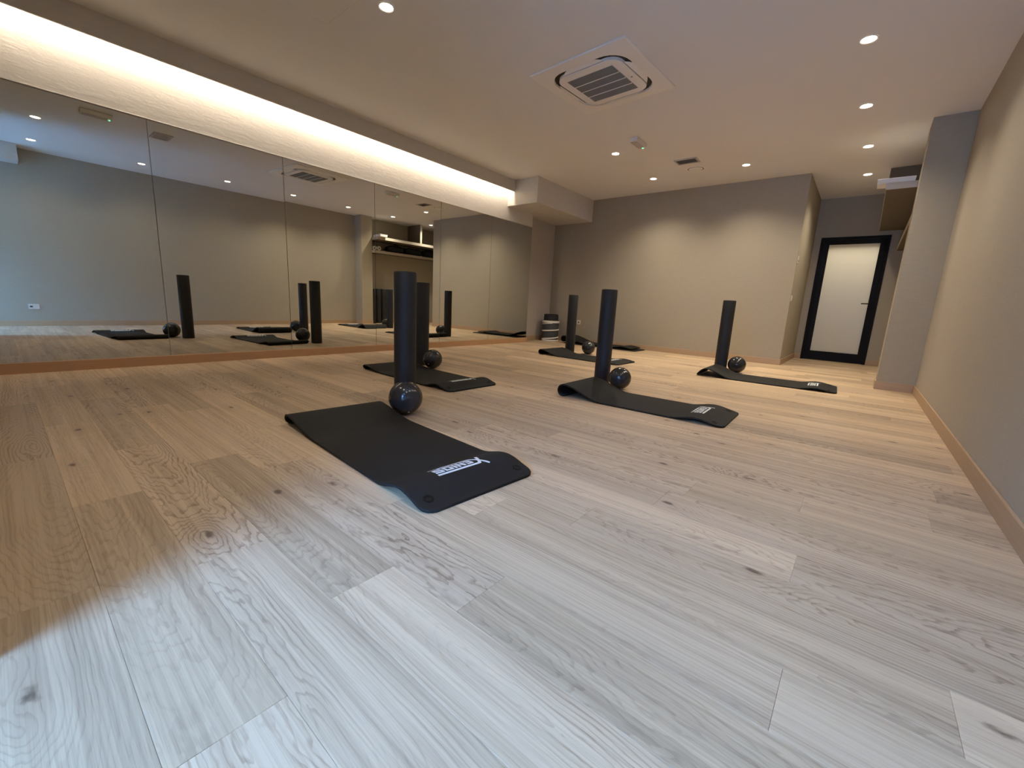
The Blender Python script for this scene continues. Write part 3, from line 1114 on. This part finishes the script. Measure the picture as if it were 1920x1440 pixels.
rad = math.radians
make_mat('large black exercise mat nearest the camera, white lettering in front', (2.640, -0.370), rad(-4.3), 1.405, 0.062, 0.42, 0.6, 0.036, W=0.585)
make_mat('black exercise mat half hidden behind the nearest roller, close to the mirrors', (1.215, 0.975), rad(-2.0), 1.370, 0.052, 0.36, 0.5, 0.034)
make_mat('black exercise mat farthest from the camera at the left, before the corner basket', (1.355, 3.835), rad(-1.5), 1.315, 0.080, 0.36, 0.8, 0.020)
make_mat('black exercise mat with a hollow curled fold, in the middle right of the floor', (3.190, 1.575), rad(1.8), 1.285, 0.106, 0.40, 1.0, 0.028, W=0.575)
make_mat('black exercise mat farthest right, arched at one end, pale print', (3.615, 3.945), rad(2.2), 1.365, 0.098, 0.40, 0.0, 0.024)
make_mat('plain black mat lying lowest in the pile along the back wall', (0.520, 5.755), rad(-0.5), 1.52, 0.030, 0.30, 0.0, 0.0, W=0.50, logo=False, eyelets=False, group='mats piled along the back wall')
make_mat('plain black mat with a raised curl, on top of the pile along the back wall', (0.440, 5.775), rad(0.6), 1.50, 0.125, 0.55, 1.0, 0.022, W=0.46, logo=False, z=0.0275, eyelets=False, group='mats piled along the back wall')

# ------------------------------------------------------------------ corner basket
t = empty('storage_basket', 'dark mesh storage basket with white spiral bands in the far corner', 'basket', (0.055, 5.715, 0))
R = 0.172
HB = 0.430
bm = bmesh.new()
lathe(bm, [(0, 0.004), (R * .93, 0.004), (R * .96, 0.02), (R * .985, HB * .3), (R * .97, HB * .6), (R * .985, HB - .02), (R * .97, HB), (R * .90, HB), (R * .90, HB - .03), (0, HB - .03)], 40, cap=False)
auto_smooth(from_bm('mesh_body', bm, 'mesh_cloth', t), 0.9)
def spiral(z0, z1, a0, a1, wd, n=40):
    bm = bmesh.new()
    pr = None
    for i in range(n + 1):
        f = i / n
        a = a0 + (a1 - a0) * f
        z = z0 + (z1 - z0) * f
        cur = [bm.verts.new((rr * math.cos(a), rr * math.sin(a), z + dz)) for rr, dz in ((R + .0005, -wd / 2), (R + .007, -wd / 2 + .004), (R + .007, wd / 2 - .004), (R + .0005, wd / 2))]
        if pr:
            for k in range(3):
                bm.faces.new((pr[k], cur[k], cur[k + 1], pr[k + 1]))
            bm.faces.new((pr[3], cur[3], cur[0], pr[0]))
        else:
            bm.faces.new(cur)
        pr = cur
    bm.faces.new(pr[::-1])
    o = from_bm('spiral_band', bm, 'band', t)
    return o
# facing the camera at roughly -55 degrees
av = math.radians(-55)
spiral(0.245, 0.205, av + PI / 2, av - PI / 2, 0.026)     # rises to the right in the view
spiral(0.205, 0.245, av - PI / 2, av - 3 * PI / 2, 0.026)
spiral(0.090, 0.035, av + PI / 2, av - PI / 2, 0.026)
spiral(0.020, 0.016, av + PI, av - PI, 0.030, 60)
spiral(0.395, 0.400, av + PI, av - PI, 0.046, 60)
spiral(0.372, 0.345, av + .2, av - PI * .55, 0.018, 20)
bm = bmesh.new()
lathe(bm, [(R * .86, HB - .05), (R * .88, HB + .05), (R * .86, HB + .115), (R * .72, HB + .125), (R * .70, HB + .10), (0, HB + .095)], 36, cap=False)
auto_smooth(from_bm('black_lining', bm, 'blackcloth', t), 0.9)

# ------------------------------------------------------------------ shelf niche on the right
sh = empty('niche_shelving', 'built-in shelves with upright divider in the niche beyond the pillar', 'shelf', (XR, YK2, 0))
def shelf_part(name, mat, x0, x1, y0, y1, z0, z1):
    bm = bmesh.new()
    box(bm, x0 - XR, x1 - XR, y0 - YK2, y1 - YK2, z0, z1, bev=0.001)
    return from_bm(name, bm, mat, sh)
e = 0.006
shelf_part('upper_shelf', 'shelf_core', 5.034 + e, XR - .001, YK2 + .005 + e, YD - .002, 2.212, 2.280)
shelf_part('edge_strip', 'shelf', 5.034, 5.034 + e, YK2 + .005, YD - .002, 2.211, 2.281)['label'] = 'pale front edge of the upper shelf'
shelf_part('edge_strip', 'shelf', 5.034 + e, XK, YK2 + .005, YK2 + .005 + e, 2.211, 2.281)['label'] = 'pale end edge of the upper shelf'
shelf_part('lower_shelf', 'shelf_core', 5.303 + e, XR - .001, YK2 + .002, YD - .002, 1.890, 1.958)
shelf_part('edge_strip', 'shelf', 5.303, 5.303 + e, YK2 + .002, YD - .002, 1.889, 1.959)['label'] = 'pale front edge of the lower shelf'
shelf_part('divider', 'shelf_core', 5.034 + e, XR - .001, 6.30, 6.36, 2.2815, ZC - .001)
shelf_part('edge_strip', 'shelf', 5.034, 5.034 + e, 6.298, 6.362, 2.2815, ZC - .001)['label'] = 'pale front edge of the divider'
# carton overhanging the upper shelf edge
t = empty('white_carton', 'flat white carton overhanging the upper niche shelf', 'box', (5.11, 5.05, 2.281))
bm = bmesh.new()
box(bm, -0.16, 0.16, -0.105, 0.105, 0.0, 0.052, bev=0.002)
from_bm('carton_body', bm, 'carton', t)
bm = bmesh.new()
box(bm, -0.163, 0.163, -0.108, 0.108, 0.038, 0.056, bev=0.002)
from_bm('carton_lid', bm, 'carton', t)
def tissue(x, y, lab):
    t = empty('tissue_roll', lab, 'tissue roll', (x, y, 1.9585))
    bm = bmesh.new()
    ro, ri, ln = 0.056, 0.020, 0.10
    lathe(bm, [(ri, -ln / 2), (ro - .003, -ln / 2), (ro, -ln / 2 + .004), (ro, ln / 2 - .004), (ro - .003, ln / 2), (ri, ln / 2), (ri, -ln / 2)], 32, cap=False)
    for v in bm.verts:
        v.co = Vector((v.co.z, v.co.x, v.co.y + ro))
    auto_smooth(from_bm('paper', bm, 'tissue', t), 0.6)
    bm = bmesh.new()
    lathe(bm, [(0, -ln / 2 + .004), (ri, -ln / 2 + .004), (ri, ln / 2 - .004), (0, ln / 2 - .004)], 20, cap=False)
    for v in bm.verts:
        v.co = Vector((v.co.z, v.co.x, v.co.y + ro))
    from_bm('core', bm, 'core', t)
    bm = bmesh.new()
    vs = []
    for i in range(7):
        f = i / 6
        vs.append((bm.verts.new((-ln / 2 + .002, ro * .55 + .075 * f, .003 + .020 * (1 - f) ** 2)), bm.verts.new((ln / 2 - .002, ro * .55 + .075 * f, .003 + .020 * (1 - f) ** 2))))
    for a, b_ in zip(vs, vs[1:]):
        bm.faces.new((a[0], a[1], b_[1], b_[0]))
    from_bm('loose_sheet', bm, 'tissue', t)
    t['group'] = 'tissue rolls on the lower niche shelf'
tissue(5.37, 5.01, 'white tissue roll on the lower niche shelf, tucked against the pillar')
tissue(5.37, 5.15, 'white tissue roll on the lower niche shelf, away from the pillar')
def bag(x, y, sx, sy, sz, lab, handle):
    t = empty('black_bag', lab, 'bag', (x, y, 1.9585))
    bm = bmesh.new()
    bmesh.ops.create_icosphere(bm, subdivisions=4, radius=1.0)
    for v in bm.verts:
        c = v.co
        e = lambda k: math.copysign(abs(k) ** 0.6, k)
        p = Vector((e(c.x) * sx, e(c.y) * sy, e(c.z) * sz / 2 + sz / 2))
        nz = mnoise.noise(p * 9 + Vector((x * 7, y * 5, 0)))
        p += c * 0.018 * nz
        p.z = max(p.z, 0.001)
        v.co = p
    from_bm('bag_body', bm, 'blackcloth', t, smooth=True)
    if handle:
        bm = bmesh.new()
        pts = [(-.10 * 0 - sx * .55, -.09 + .18 * i / 12, sz * .9 + .050 * math.sin(PI * i / 12)) for i in range(13)]
        tube(bm, pts, 0.011, 8)
        from_bm('bag_handle', bm, 'blackcloth', t)
    t['group'] = 'black bags on the lower niche shelf'
bag(5.45, 5.72, 0.13, 0.26, 0.19, 'black cloth bag with looped handle on the lower niche shelf', True)
bag(5.46, 6.34, 0.13, 0.30, 0.20, 'black cloth bag in the middle of the lower niche shelf', False)
bag(5.46, 7.05, 0.13, 0.34, 0.21, 'black cloth bag at the door end of the lower niche shelf', False)
# spare rollers standing under the shelves
for i, (x, y) in enumerate(((5.44, 5.02), (5.45, 5.185), (5.43, 5.35), (5.44, 5.515))):
    o = r0.copy()
    COL.objects.link(o)
    o.name = 'spare_roller'
    o.location = (x, y, 0.0)
    o.scale = (1, 1, 1.03)
    tag(o, ('first', 'second', 'third', 'fourth')[i] + ' black roller from the pillar, standing under the niche shelves', 'foam roller', 'spare rollers stored in the niche')
